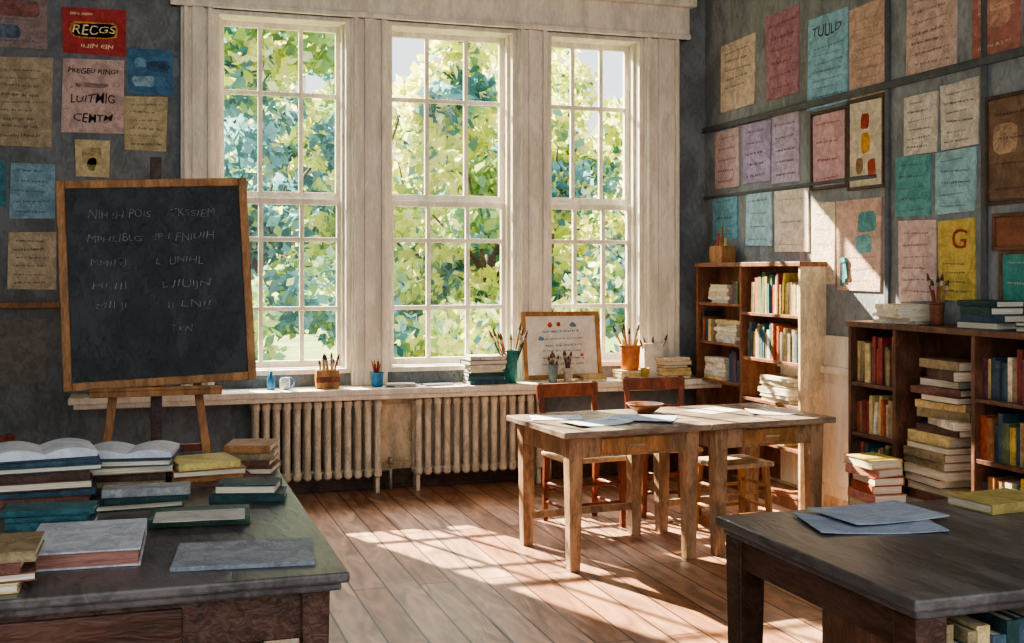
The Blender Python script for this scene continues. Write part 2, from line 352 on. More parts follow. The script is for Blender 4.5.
b.obj('ribbon',mat('#4f9a9c',.3,14),loc=(XR,yy,zz),rot=(0,0,-math.pi/2),label='small teal ribbon tails pinned on a pale sheet',cat='ribbon')
# ---------------------------------------------------------------- books
def book_mesh(L,W,T,b=None):
    b=b or MB(); c=min(.004,T*.15)
    b.box(0,L,0,W,0,c,0); b.box(0,L,0,W,T-c,T,0); b.box(0,L,0,c*1.6,c,T-c,0)
    b.box(.004,L-.004,c*1.6,W-.005,c,T-c,1); return b
def bmat(c): return mat(c,.3,14,.6,.4)
CN={'#7b2f28':'dark red','#2f5d63':'teal','#c9b27b':'tan','#5d6f46':'olive green','#d8cdb6':'cream','#3a4655':'slate blue','#a8552f':'rust orange','#8a7a5c':'khaki','#1f3d3c':'dark green','#b9a24a':'mustard','#6d4a55':'plum','#c8c2b4':'off-white','#39505e':'blue grey','#94683e':'brown','#4f3a30':'dark brown','#6f4a3c':'chestnut','#8d8f90':'grey','#4a7f9c':'blue','#c08878':'salmon pink'}
def cname(c): return CN.get(c,'worn')
def upright_book(M,x,z,yf,T,W,Hh,col,group,where,lean=0):
    o=book_mesh(Hh,W,T).obj('book',[bmat(col),PAGES],label='%s hardback standing upright %s'%(cname(col),where),cat='book',group=group)
    L=Matrix.Translation((x+T,yf,z))@Matrix.Rotation(lean,4,'Y')@Matrix.Rotation(-math.pi/2,4,'Y')
    o.matrix_world=M@L; return o
def row(M,x0,x1,z,hmax,D,group,where,yf=.02,pal=None):
    x=x0+.004
    while True:
        T=rnd(.02,.046)
        if x+T>x1-.004: break
        hh=hmax*rnd(.66,.97); c=random.choice(pal or BCOL); ln=0; ex=0
        if random.random()<.15:
            ln=rnd(.04,.12); ex=math.sin(ln)*hh
            if x+T+ex>x1-.004: ln=0;ex=0
        if ln: upright_book(M,x-T*(1-math.cos(ln)),z+math.sin(ln)*T,yf+.01,T,min(D-.05,rnd(.13,.18)),hh,c,group,where,ln)
        else: upright_book(M,x,z,yf+rnd(0,.02),T,min(D-.05,rnd(.13,.18)),hh,c,group,where)
        x+=T+.0015+ex
def flat_stack(M,cx,cy,z,n,L,W,T,group,where,pal=None,jit=.02,rj=.12,parts=False,name='book'):
    for i in range(n):
        t=T*rnd(.75,1.3); l=L*rnd(.85,1.05); w=W*rnd(.88,1.05); c=random.choice(pal or BCOL)
        lab='%s hardback lying flat %s'%(cname(c),where)
        if parts:
            o=MB(); k=.004; o.box(0,l,0,w,0,k); o.box(0,l,0,w,t-k,t); o.box(0,l,0,.006,k,t-k)
            o=o.obj('book',bmat(c),label=lab,cat='book',group=group,bevel=.0015)
            MB().box(.005,l-.005,.006,w-.006,k,t-k).obj('pages',PAGES,parent=o)
        else:
            o=book_mesh(l,w,t).obj('book',[bmat(c),PAGES],label=lab,cat='book',group=group)
        r=rnd(-rj,rj)+(math.pi if random.random()<.35 else 0)
        o.matrix_world=M@Matrix.Translation((cx+rnd(-jit,jit),cy+rnd(-jit,jit)*.5,z))@Matrix.Rotation(r,4,'Z')@Matrix.Translation((-l/2,-w/2,0))
        z+=t+.0005
    return z
# ---------------------------------------------------------------- bookcases
def bookcase(loc,D,Ht,bays,shelves,m,label,endm=None):
    r=empty('bookcase',loc,-math.pi/2,label,'bookcase'); t=.028
    W=sum(bays)+t*(len(bays)+1)
    MB().box(-.012,W+.012,-.012,D,Ht-.032,Ht).obj('top_board',m,parent=r,bevel=.004)
    x=0
    for k in range(len(bays)+1):
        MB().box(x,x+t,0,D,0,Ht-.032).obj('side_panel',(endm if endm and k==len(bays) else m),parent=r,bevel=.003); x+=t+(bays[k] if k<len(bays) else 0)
    MB().box(t,W-t,D-.012,D-.001,.02,Ht-.032).obj('back_panel',m,parent=r)
    MB().box(t,W-t,.01,.028,0,.075).obj('plinth',m,parent=r)
    x=t; out=[]
    for k,bw in enumerate(bays):
        for z in shelves[k]:
            MB().box(x,x+bw,.004,D-.012,z-.022,z).obj('shelf',m,parent=r,bevel=.002)
        out.append((x,x+bw)); x+=bw+t
    M=Matrix.Translation(loc)@Matrix.Rotation(-math.pi/2,4,'Z')
    return M,out
sA=[[.10,.45,.78,1.07,1.365],[.10,.41,.70,.99,1.31]]
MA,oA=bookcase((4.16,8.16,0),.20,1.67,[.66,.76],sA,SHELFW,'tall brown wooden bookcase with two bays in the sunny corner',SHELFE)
(a0,a1),(c0,c1)=oA
pap=['#d8cdb6','#c8c2b4','#c9b27b','#d8cdb6']
wa='on the tall bookcase'
flat_stack(MA,a0+.30,.095,1.365,5,.3,.15,.025,'papers on the tall bookcase',wa,pap)
flat_stack(MA,a0+.42,.095,1.07,6,.34,.15,.025,'papers on the tall bookcase',wa,pap)
flat_stack(MA,a0+.25,.095,.78,5,.34,.15,.03,'papers on the tall bookcase',wa,pap)
row(MA,a0,a0+.18,1.07,.25,.2,'books on the tall bookcase',wa)
row(MA,a0+.5,a1,1.365,.23,.2,'books on the tall bookcase',wa)
row(MA,a1-.22,a1,.78,.25,.2,'books on the tall bookcase',wa)
flat_stack(MA,a0+.3,.095,.45,3,.3,.15,.03,'papers on the tall bookcase',wa,pap)
row(MA,c0+.08,c1-.05,1.31,.30,.2,'books on the tall bookcase',wa,pal=['#b9a24a','#a8552f','#2f5d63','#c8c2b4','#7b2f28','#5d6f46','#c9b27b'])
row(MA,c0+.02,c1,.99,.27,.2,'books on the tall bookcase',wa,pal=['#d8cdb6','#a8552f','#39505e','#c9b27b','#8a7a5c','#2f5d63'])
flat_stack(MA,c0+.42,.095,.70,6,.4,.16,.03,'books on the tall bookcase',wa,pap+['#8a7a5c'])
row(MA,c0+.02,c1-.2,.41,.25,.2,'books on the tall bookcase',wa)
sB=[[.09,.36,.645,.945],[.09,.30],[.09,.36,.645,.955]]
MBx,oB=bookcase((4.06,5.97,0),.29,1.305,[.40,.62,.72],sB,SHELFD,'low dark wooden bookcase crammed with books along the wall')
(a0,a1),(c0,c1),(e0,e1)=oB
for z,h in ((.36,.25),(.645,.26),(.945,.29)):
    row(MBx,a0,a1,z,h,.28,'books on the low bookcase','on the low bookcase',yf=.03,pal=['#2f5d63','#d8cdb6','#c9b27b','#7b2f28','#8a7a5c','#c8c2b4','#a8552f','#5d6f46'])
    row(MBx,e0,e1,z,h,.28,'books on the low bookcase','on the low bookcase',yf=.03)
PB=['#c9b27b','#d8cdb6','#94683e','#8a7a5c','#6f4a3c','#c9b27b','#4f3a30']
zt=flat_stack(MBx,c0+.24,.13,.30,9,.38,.23,.046,'pile of books in the open bay','piled in the low bookcase',PB,jit=.03,rj=.22)
flat_stack(MBx,c0+.33,.13,zt,9,.34,.22,.046,'pile of books in the open bay','piled in the low bookcase',PB,jit=.04,rj=.28)
flat_stack(MBx,.36,.14,1.305,5,.34,.22,.022,'papers on top of the low bookcase','on top of the low bookcase',['#c8c2b4','#d8cdb6','#d8cdb6'],rj=.25)
flat_stack(MBx,1.06,.14,1.305,4,.30,.2,.03,'books on top of the low bookcase','on top of the low bookcase',['#2f5d63','#39505e','#1f3d3c'],rj=.15)
flat_stack(MBx,1.5,.14,1.305,2,.3,.2,.025,'books on top of the low bookcase','on top of the low bookcase',['#94683e','#2f5d63'])
flat_stack(Matrix.Translation((3.86,5.42,0))@Matrix.Rotation(-math.pi/2,4,'Z'),0,0,0,13,.27,.2,.044,'stack of books on the floor','stacked on the floor by the bookcase',['#a8552f','#c08878','#c9b27b','#b9a24a','#c08878'],jit=.02,rj=.25)
# ---------------------------------------------------------------- brushes, pots
def stick_mesh(kind,col):
    b=MB()
    if kind=='pencil':
        b.tube((0,0,0),(0,0,.16),.0055,.0055,6,0); b.tube((0,0,.16),(0,0,.178),.0055,.001,6,1)
    else:
        b.tube((0,0,0),(0,0,.19),.0035,.006,8,0); b.tube((0,0,.19),(0,0,.215),.007,.007,8,1); b.tube((0,0,.215),(0,0,.25),.009,.003,8,2)
    mm=[mat(col,.2,20,.5,.1),mat('#c8b48c',.2,20,.5,.1) if kind=='pencil' else METAL,mat('#5a4030',.3,30,.8,.2)]
    o=b.obj('x',mm); me=o.data; bpy.data.objects.remove(o); return me
def sticks(x,y,z,r,n,kinds,cols,group,where,L=1.0):
    for i in range(n):
        k=random.choice(kinds); c=random.choice(cols); me=stick_mesh(k,c)
        o=bpy.data.objects.new('pencil' if k=='pencil' else 'paintbrush',me); COL.objects.link(o)
        t=2*math.pi*i/n+rnd(-.3,.3); s0=r*.35; s1=r*.35+.14*L*rnd(.15,.42)
        p0=Vector((x-s0*math.cos(t)*.5,y-s0*math.sin(t)*.5,z)); d=Vector((math.cos(t)*(s1),math.sin(t)*s1*.6,.2)).normalized()
        o.location=p0; o.rotation_euler=d.to_track_quat('Z','Y').to_euler(); o.scale=(1.3,1.3,L*rnd(.85,1.1))
        tag(o,'%s standing in the %s'%('coloured pencil' if k=='pencil' else 'wooden paintbrush',where),'pencil' if k=='pencil' else 'paintbrush',group)
def sx(px,Y): rx,ry=ray(px); return Y/ry*rx
def cup(name,x,y,z,r,h,col,label,cat='cup',rim=1.08):
    o=MB().lathe([(r*.82,0),(r*.9,h*.15),(r,h*.8),(r*rim,h),(r*rim*.9,h),(r*.85,h*.8),(r*.75,.012)],20).obj(name,mat(col,.25,14,.4,.3),loc=(x,y,z),smooth=True,label=label,cat=cat); return o
def rim(parent,r,h,col): MB().lathe([(r*1.1,-.006),(r*1.14,0),(r*1.1,.006),(r*1.02,.006),(r*1.02,-.006)],20).obj('rim',mat(col,.2,14,.4,.2),parent=parent,loc=(0,0,h),smooth=True)
Y=8.22
x=sx(271,Y); MB().lathe([(.024,0),(.027,.01),(.027,.08),(.011,.105),(.011,.13)],16).obj('bottle',mat('#3f7fb0',.25,14,.3,.2),loc=(x,Y,SZ),smooth=True,label='small blue glass bottle on the window sill',cat='bottle')
x=sx(285,Y); o=MB().lathe([(.03,0),(.036,.02),(.036,.07),(.028,.085)],16).obj('jar',mat('#c9d3dc',.2,14,.35,.2),loc=(x,Y,SZ),smooth=True,label='white jar with a curled blue handle on the sill',cat='jar')
b=MB(); pts=[Vector((.03+.035*math.cos(a),0,.045+.035*math.sin(a))) for a in [math.pi/2-k*math.pi/8 for k in range(9)]]
for p,q in zip(pts,pts[1:]): b.tube(p,q,.006,.006,8)
b.obj('handle',mat('#4f84b4',.2,14),parent=o,smooth=True)
def woodbox(px,w,d,h,label,Yp=Y,z=SZ,xx=None,rotz=0,m=OAK):
    x=sx(px,Yp) if xx is None else xx; b=MB(); t=.01
    b.box(-w/2,w/2,-d/2,d/2,0,t);b.box(-w/2,w/2,-d/2,-d/2+t,t,h);b.box(-w/2,w/2,d/2-t,d/2,t,h);b.box(-w/2,-w/2+t,-d/2+t,d/2-t,t,h);b.box(w/2-t,w/2,-d/2+t,d/2-t,t,h)
    return b.obj('pencil_box',m,loc=(x,Yp,z),rot=(0,0,rotz),bevel=.002,label=label,cat='pencil box'),x
o,x=woodbox(327,.16,.1,.13,'open wooden pencil box on the window sill')
MB().box(-.085,.085,-.053,-.049,.045,.085).obj('band',REDW,parent=o)
sticks(x-.03,Y,SZ+.012,.04,5,['brush','pencil'],['#94683e','#c9b27b','#d8cdb6'],'brushes in the wooden box','wooden box',.85)
sticks(x+.03,Y,SZ+.012,.04,5,['brush'],['#94683e','#c9b27b','#7b2f28'],'brushes in the wooden box','wooden box',.9)
x=sx(377,Y); o=cup('cup',x,Y,SZ,.045,.1,'#2f6f9c','blue cup holding pencils on the window sill'); rim(o,.045,.1,'#3f84ac')
sticks(x,Y,SZ+.014,.04,6,['pencil'],['#a8552f','#7b2f28','#b9a24a'],'pencils in the blue cup','blue cup')
x=sx(484,Y); flat_stack(Matrix.Translation((x,Y,SZ)),0,0,0,7,.29,.2,.028,'books stacked on the window sill','on the window sill',['#2f5d63','#c8c2b4','#1f3d3c','#2f5d63','#39505e'],rj=.1,jit=.012)
x=sx(400,8.18); flat_stack(Matrix.Translation((x,8.18,SZ)),0,0,0,2,.2,.14,.01,'papers on the window sill','on the window sill',['#c8c2b4','#39505e'],rj=.3)
x=sx(436,8.2); flat_stack(Matrix.Translation((x,8.2,SZ)),0,0,0,1,.2,.14,.016,'papers on the window sill','on the window sill',['#39505e'],rj=.2)
x=sx(511,Y-.02); o=cup('vase',x,Y-.02,SZ,.05,.24,'#2f7a74','tall teal vase full of brushes on the sill','vase',1.05); rim(o,.048,.24,'#2f7a74')
sticks(x,Y-.02,SZ+.02,.045,9,['brush'],['#94683e','#c9b27b','#1f3d3c','#a8552f'],'brushes in the teal vase','teal vase',1.65)
xa,_=on_back(522,0,8.30); xb,_=on_back(601,0,8.30); w=xb-xa; h=.52
o=empty('display_board',((xa+xb)/2,8.26,SZ+.01),0,'wood-framed white drawing board leaning against the window','drawing board'); o.rotation_euler=(math.radians(-9),0,math.radians(2))
fw=.035; b=MB(); b.box(-w/2,-w/2+fw,-.012,.012,0,h);b.box(w/2-fw,w/2,-.012,.012,0,h);b.box(-w/2+fw,w/2-fw,-.012,.012,0,fw);b.box(-w/2+fw,w/2-fw,-.012,.012,h-fw,h)
b.obj('frame',OAK,parent=o,bevel=.004)
sheet_=MB().box(-w/2+fw,w/2-fw,-.004,.006,fw,h-fw).obj('sheet',mat('#e0dace',.12,8,.7,.3),parent=o)
scribble(w,h,6,.022,INKB,sheet_,.70,.22,.6).location=(.02,-.006,h/2)
for (u,v,r,cc) in ((-.09,.8,.03,'#b5402c'),(-.02,.82,.022,'#b5402c'),(.1,.8,.03,'#4f7f94'),(-.17,.6,.024,'#4f7f94'),(.16,.35,.02,'#b5402c')):
    b=MB(); n=9; b.add([(r*rnd(.5,1.1)*math.cos(2*math.pi*k/n),0,r*rnd(.5,1.1)*math.sin(2*math.pi*k/n)) for k in range(n)],[tuple(range(n))])
    b.obj('printed_picture',mat(cc,.3,14),parent=sheet_,loc=(u,-.007,h*v))
for px,c,hh,lab in ((553,'#7a8f8c',.13,'grey glass jar of brushes on the sill'),(568,'#c8bfae',.1,'small cream pot of brushes on the sill')):
    x=sx(px,8.13); o=cup('jar',x,8.13,SZ,.036,hh,c,lab,'jar'); rim(o,.036,hh,c)
    sticks(x,8.13,SZ+.015,.03,5,['brush'],['#3a4655','#94683e','#39505e'],'brushes in the '+lab.split(' of')[0],lab.split(' of')[0],.85)
x=sx(592,8.15); flat_stack(Matrix.Translation((x,8.15,SZ)),0,0,0,3,.2,.12,.016,'notebooks on the window sill','on the window sill',['#c9b27b','#d8cdb6'],rj=.1)
x=sx(630,8.2); z=flat_stack(Matrix.Translation((x,8.2,SZ)),0,0,0,3,.24,.17,.028,'books under the orange pot','on the window sill',['#d8cdb6','#c9b27b'],rj=.1,jit=.01)
z=SZ+z; o=cup('pot',x,8.2,z,.08,.19,'#c87848','orange clay pot holding pencils','pot',1.05); rim(o,.08,.19,'#d08858')
sticks(x,8.2,z+.02,.08,11,['pencil','brush'],['#c9822f','#b9a24a','#a8552f','#d8cdb6'],'pencils in the orange pot','orange pot',1.45)
o,_=woodbox(651,.16,.1,.27,'tall white card box on the window sill',8.27,m=mat('#d8d2c4',.15,9))
sticks(o.location.x,8.27,SZ+.012,.05,4,['brush'],['#94683e','#d8cdb6'],'brushes in the white box','white box',1.4)
x=sx(672,8.18); flat_stack(Matrix.Translation((x,8.18,SZ)),0,0,0,6,.24,.17,.026,'books at the end of the sill','at the corner end of the sill',['#c9b27b','#d8cdb6','#b9a24a','#39505e','#2f5d63'],rj=.2,jit=.015)
x=sx(645,8.12); cup('jar',x,8.12,SZ,.034,.09,'#b9a24a','small yellow paint jar on the sill','jar')
yy,_=on_right(720,250,4.24); o,_=woodbox(0,.2,.12,.13,'small wooden caddy on top of the tall bookcase',yy,1.67,4.26,-math.pi/2,OAK)
for k,(c,hh) in enumerate((('#b5402c',.22),('#94683e',.27),('#c9b27b',.18))):
    MB().lathe([(.02,0),(.022,.01),(.022,hh*.6),(.009,hh*.75),(.009,hh)],14).obj('bottle',mat(c,.2,14,.35,.2),loc=(4.26,yy+.06-.055*k,1.681),smooth=True,label='%s paint bottle in the wooden caddy'%('red','brown','tan')[k],cat='bottle',group='bottles in the caddy')
yy,_=on_right(937,300,4.2); o=cup('cup',4.2,yy,1.305,.04,.12,'#7a4a30','brown wooden cup of pencils on the low bookcase'); rim(o,.04,.12,'#6b3522')
sticks(4.2,yy,1.32,.035,5,['brush'],['#7b2f28','#94683e'],'brushes in the brown cup','brown cup',1.05)
# ---------------------------------------------------------------- easel and blackboard
EX,EY=.085,6.42
e=empty('easel',(EX,EY,0),0,'tripod wooden easel standing by the windows holding the blackboard','easel')
for sgn in (-1,1):
    MB().beam((sgn*.34,.0,0),(sgn*.09,.30,1.98),.045,.03).obj('leg',OAK,parent=e,bevel=.004)
MB().beam((0,.95,0),(0,.37,1.98),.045,.03).obj('leg',REDW,parent=e,bevel=.004)
MB().beam((0,.12,.55),(0,.305,2.24),.06,.028).obj('mast',DARKW,parent=e,bevel=.004)
MB().box(-.34,.34,.02,.17,.935,.965).box(-.34,.34,.02,.035,.965,.985).obj('ledge',OAK,parent=e,bevel=.004)
MB().box(-.24,.24,.1,.13,.62,.66).obj('crossbar',REDW,parent=e,bevel=.004)
BW,BH=1.0,1.13
bb=empty('blackboard',(EX+.03,EY+.085,.985),0,'large black slate board in an oak frame with chalk writing','blackboard')
bb.rotation_euler=(math.radians(-6),math.radians(-2.4),0)
b=MB(); f=.045; b.box(-BW/2,-BW/2+f,-.02,.015,0,BH);b.box(BW/2-f,BW/2,-.02,.015,0,BH);b.box(-BW/2+f,BW/2-f,-.02,.015,0,f);b.box(-BW/2+f,BW/2-f,-.02,.015,BH-f,BH)
b.obj('frame',OAK,parent=bb,bevel=.005)
sl=MB().box(-BW/2+f,BW/2-f,-.006,.01,f,BH-f).obj('slate',SLATE,parent=bb)
for t,u,v,s,wd in (('NIH !H POIS',-.18,.83,.062,.32),('TKSSIEM',.20,.83,.058,.24),('MPHLIBLG',-.21,.715,.055,.28),('?P I FNIUIH',.15,.715,.06,.31),('MMIITJ',-.25,.60,.05,.18),('L  UNIHL',.12,.60,.055,.24),('HI.III',-.25,.49,.05,.17),('L JIUIJN',.15,.485,.056,.25),('T.KN.',.12,.27,.05,.12),('MII JI',-.24,.395,.05,.15),('IJ LNII',.16,.385,.052,.22)):
    text_part('chalk_writing',t,s,CHALK,sl,(u*BW,-.0085,v*BH),width=wd*BW,bold=-.0012,warp=.06)
# ---------------------------------------------------------------- desks / tables
def table_legs(e,W,D,h,lw,m,taper=.7,inset=.03,z0=0):
    for X_ in (inset+lw/2,W-inset-lw/2):
        for Y_ in (inset+lw/2,D-inset-lw/2):
            MB().beam((X_,Y_,z0),(X_,Y_,h),lw*taper,lw*taper,0,lw,lw).obj('leg',m,parent=e,bevel=.004)
def table(loc,rz,W,D,Ht,label):
    e=empty('table',loc,rz,label,'table','two wooden work tables pushed together')
    MB().box(-.02,W+.02,-.02,D+.02,Ht-.035,Ht).obj('table_top',TABTOP,parent=e,bevel=.006)
    b=MB(); b.box(.05,W-.05,.04,.06,Ht-.15,Ht-.035);b.box(.05,W-.05,D-.06,D-.04,Ht-.15,Ht-.035);b.box(.04,.06,.06,D-.06,Ht-.15,Ht-.035);b.box(W-.06,W-.04,.06,D-.06,Ht-.15,Ht-.035)
    b.obj('apron',TABW,parent=e,bevel=.003)
    table_legs(e,W,D,Ht-.035,.085,TABW)
    d=MB().box(.22,W-.22,.028,.042,Ht-.135,Ht-.05).obj('drawer',OAK,parent=e,bevel=.003)
    MB().box(W/2-.05,W/2+.05,.012,.02,Ht-.098,Ht-.086).box(W/2-.05,W/2-.04,.018,.03,Ht-.098,Ht-.086).box(W/2+.04,W/2+.05,.018,.03,Ht-.098,Ht-.086).obj('handle',METAL,parent=d)
    MB().box(.09,W-.09,D-.11,D-.085,.16,.20).obj('stretcher',TABW,parent=e,bevel=.003)
RZ=math.radians(4.5)
T0=Vector((2.14,5.68,0)); dx=Vector((math.cos(RZ),math.sin(RZ),0))
table(T0,RZ,.86,.78,.755,'worn brown wooden table with a small drawer in the sunlight')
table(T0+dx*.905,RZ,.80,.78,.755,'worn brown wooden table with a drawer beside its twin')
TM=Matrix.Translation(T0)@Matrix.Rotation(RZ,4,'Z')
def sheet(M,x,y,z,w,d,r,col,label,cat='paper',name='paper_sheet',t=.003,curl=.0):
    b=MB(); n=6; vs=[];fs=[]
    for j in range(n+1):
        for i in range(n+1):
            u=i/n-.5; v=j/n-.5
            vs.append((u*w,v*d,t+curl*(abs(u)*2)**3+rnd(0,.0015)))
    k=len(vs); vs+=[(p[0],p[1],p[2]-t) for p in vs]
    for j in range(n):
        for i in range(n):
            a=j*(n+1)+i; fs.append((a,a+1,a+n+2,a+n+1)); fs.append((k+a,k+a+n+1,k+a+n+2,k+a+1))
    ring=[i for i in range(n+1)]+[(j*(n+1)+n) for j in range(1,n+1)]+[n*(n+1)+i for i in range(n-1,-1,-1)]+[j*(n+1) for j in range(n-1,0,-1)]
    for a,c in zip(ring,ring[1:]+ring[:1]): fs.append((a,k+a,k+c,c))
    b.add(vs,fs); o=b.obj(name,mat(col,.18,9,.7,.3),label=label,cat=cat)
    o.matrix_world=M@Matrix.Translation((x,y,z))@Matrix.Rotation(r,4,'Z'); return o
tz=.7555
sheet(TM,.30,.26,tz,.36,.24,.15,'#b8c4d0','bluish sheet of paper lying on the table',curl=.012)
sheet(TM,.20,.56,tz,.3,.21,-.3,'#c8ccd0','pale sheet of paper lying on the table')
sheet(TM,.62,.3,tz,.26,.36,.9,'#9fb0c0','blue-grey sheet of paper on the table',curl=.01)
sheet(TM,1.22,.5,tz,.3,.22,.3,'#c9c3ba','cream sheet of paper on the table')
sheet(TM,1.5,.28,tz,.3,.22,-.4,'#c0b8ae','cream sheet of paper with curled edges on the table',curl=.01)
o=MB().lathe([(.04,0),(.05,.006),(.09,.035),(.115,.06),(.108,.06),(.08,.035),(.03,.014)],24).obj('bowl',mat('#7a4a2c',.3,10,.4,.3),smooth=True,label='shallow brown wooden bowl on the table',cat='bowl'); o.matrix_world=TM@Matrix.Translation((.78,.56,.755))
def chair(loc,rz,label,seat_m=SEATW):
    e=empty('chair',loc,rz,label,'chair','wooden chairs at the tables'); w=.42; d=.40; h=.45
    MB().box(-w/2,w/2,-d/2,d/2,h-.03,h).obj('seat',seat_m,parent=e,bevel=.01)
    for sx_ in (-1,1):
        MB().beam((sx_*.185,-.17,0),(sx_*.18,-.165,h-.03),.03,.03,0,.042,.042).obj('leg',REDW,parent=e,bevel=.004)
        MB().beam((sx_*.18,.20,0),(sx_*.18,.175,h-.03),.03,.03,0,.04,.04).obj('leg',REDW,parent=e,bevel=.004)
    b=MB()
    for sx_ in (-1,1): b.beam((sx_*.18,.175,h),(sx_*.195,.25,.88),.04,.034,0,.034,.028)
    b.box(-.22,.22,.225,.255,.79,.875); b.box(-.18,.18,.205,.225,.64,.69)
    b.obj('backrest',REDW,parent=e,bevel=.005)
    def rung(p,q): MB().tube(p,q,.011).obj('rung',REDW,parent=e,smooth=True)
    for z in (.16,.28): rung((-.18,-.168,z),(.18,-.168,z))
    for sx_ in (-1,1):
        for z in (.13,.25): rung((sx_*.183,-.168,z),(sx_*.18,.19,z))
    rung((-.18,.19,.2),(.18,.19,.2))
    return e
chair((2.68,6.80,0),.1,'red-brown wooden chair with pale seat behind the table')
chair((3.33,7.0,0),-.15,'red-brown wooden chair with pale seat behind the second table')
chair((-.82,5.72,0),math.radians(200),'dark wooden chair behind the book-covered desk',REDW)
st=empty('stool',(3.46,6.30,0),.08,'pale wooden stool with rungs under the table','stool')
MB().box(-.19,.19,-.17,.17,.42,.45).obj('seat',SEATW,parent=st,bevel=.008)
for a in(-1,1):
    for c in(-1,1): MB().beam((a*.175,c*.155,0),(a*.15,c*.13,.42),.03,.03,0,.036,.036).obj('leg',OAK,parent=st,bevel=.003)
for z in(.14,.27):
    k=.175-.025*z/.42; q=.155-.025*z/.42
    for c in(-1,1):
        MB().tube((-k,c*q,z),(k,c*q,z),.010).obj('rung',OAK,parent=st,smooth=True); MB().tube((c*k,-q,z+.03),(c*k,q,z+.03),.010).obj('rung',OAK,parent=st,smooth=True)
# left desk
LX0,LX1,LY0,LY1=-1.35,.56,3.20,5.05; DZ=.76
e=empty('desk',(LX0,LY0,0),0,'large dark worn wooden desk covered with books','desk'); W=LX1-LX0; D=LY1-LY0
MB().box(-.03,W+.0,-.0,D,DZ-.03,DZ).box(-.01,W-.02,.02,D-.02,DZ-.055,DZ-.03).obj('desk_top',DESKTOP,parent=e,bevel=.008)
b=MB(); b.box(.05,W-.07,.06,.085,DZ-.19,DZ-.055);b.box(.05,W-.07,D-.085,D-.06,DZ-.19,DZ-.055);b.box(.05,.075,.085,D-.085,DZ-.19,DZ-.055);b.box(W-.09,W-.065,.085,D-.085,DZ-.19,DZ-.055)
b.obj('apron',DARKW,parent=e,bevel=.004)
for X_ in (.07,W-.09):
    for Y_ in (.08,D-.08):
        MB().beam((X_,Y_,0),(X_,Y_,DZ-.055),.055,.055,0,.08,.08).obj('leg',DARKW,parent=e,bevel=.005)
MB().box(.75,1.50,.075,.62,.06,DZ-.056).obj('pedestal',DARKW,parent=e,bevel=.005)
DRW=mat('#4a2d20',.4,7,.42,.4,(.3,1,1))
for k in range(3):
    z1=DZ-.075-k*.2; d=MB().box(.79,1.46,.05,.0745,z1-.17,z1).obj('drawer',DRW,parent=e,bevel=.006)
    MB().lathe([(.006,0),(.006,.012),(.017,.022),(.013,.032)],14).obj('knob',METAL,parent=d,loc=(1.125,.05,z1-.085),rot=(math.pi/2,0,0),smooth=True)
# right desk
RX0,RX1,RY0,RY1=1.885,3.35,2.48,3.56
e=empty('desk',(RX0,RY0,0),0,'dark wooden desk with a book shelf beneath its top','desk'); W=RX1-RX0; D=RY1-RY0
MB().box(0,W,0,D,DZ-.035,DZ).box(.02,W-.02,.02,D-.02,DZ-.06,DZ-.035).obj('desk_top',DESKTOP,parent=e,bevel=.008)
MB().box(.04,.06,.1,D-.1,DZ-.16,DZ-.06).obj('apron',DARKW,parent=e,bevel=.004); MB().box(.1,W-.1,D-.06,D-.04,DZ-.16,DZ-.06).obj('apron',DARKW,parent=e,bevel=.004)
for X_ in (.075,W-.075):
    for Y_,lw in ((.08,.1),(D-.08,.1)):
        MB().beam((X_,Y_,0),(X_,Y_,DZ-.06),lw*.8,lw*.8,0,lw,lw).obj('leg',DARKW,parent=e,bevel=.006)
MB().box(.13,W-.13,.05,.38,.42,.44).obj('shelf',SHELFD,parent=e,bevel=.003)
MB().box(.12,W-.12,.38,.395,.2,DZ-.06).obj('back_panel',DARKW,parent=e)
MB().box(.05,.07,.13,.50,.12,DZ-.16).obj('side_panel',SHELFD,parent=e,bevel=.004)
MD=Matrix.Translation((RX0,RY0,0))
row(MD,.135,.95,.44,.235,.32,'books under the dark desk','under the dark desk top',yf=.05,pal=['#39505e','#3a4655','#6f4a3c','#1f3d3c','#8a7a5c','#7b2f28','#c9b27b'])
def dsk(px,py,z=DZ): return at_z(px,py,z)
x,y=dsk(868,524); sheet(Matrix.Identity(4),x,y,DZ+.0005,.42,.30,-.25,'#8f9aac','bluish grey sheet of paper on the dark desk',curl=.006)
x,y=dsk(880,518); sheet(Matrix.Identity(4),x+.0,y+.02,DZ+.010,.38,.28,.05,'#9aa4b4','upper grey-blue paper sheet on the dark desk',curl=.005)
def book_at(px,py,L,Wd,T,col,rz,z0=DZ,lab=None,group=None,pg=PAGES):
    x,y=at_z(px,py,z0)
    o=MB(); k=.005; o.box(0,L,0,Wd,0,k); o.box(0,L,0,Wd,T-k,T); o.box(0,L,0,.007,k,T-k)
    o=o.obj('book',mat(col,.25,11,.55,.5),label=lab,cat='book',group=group,bevel=.002)
    MB().box(.006,L-.006,.007,Wd-.008,k,T-k).obj('pages',pg,parent=o)
    o.matrix_world=Matrix.Translation((x,y,z0+.0005))@Matrix.Rotation(rz,4,'Z')@Matrix.Translation((-L/2,-Wd/2,0)); return o
book_at(1000,506,.30,.22,.035,'#a8965a',.1,lab='mustard yellow book lying on the dark desk')
book_at(88,552,.32,.42,.05,'#b2b7bf',-.05+math.pi,lab='thick pale grey book with reddish page edges on the desk',pg=mat('#94685c',.3,50,.8,.2,(.1,.1,3)))
book_at(245,556,.40,.30,.012,'#80868f',-.12,lab='thin blue-grey notebook lying on the desk')
book_at(200,520,.33,.20,.028,'#3a5545',-.08,lab='dark green book with a pale cover label on the desk')
x,y=at_z(200,516,DZ+.03); sheet(Matrix.Identity(4),x,y,DZ+.0295,.29,.16,-.08,'#aeaca4','pale paper sheet on the green book')
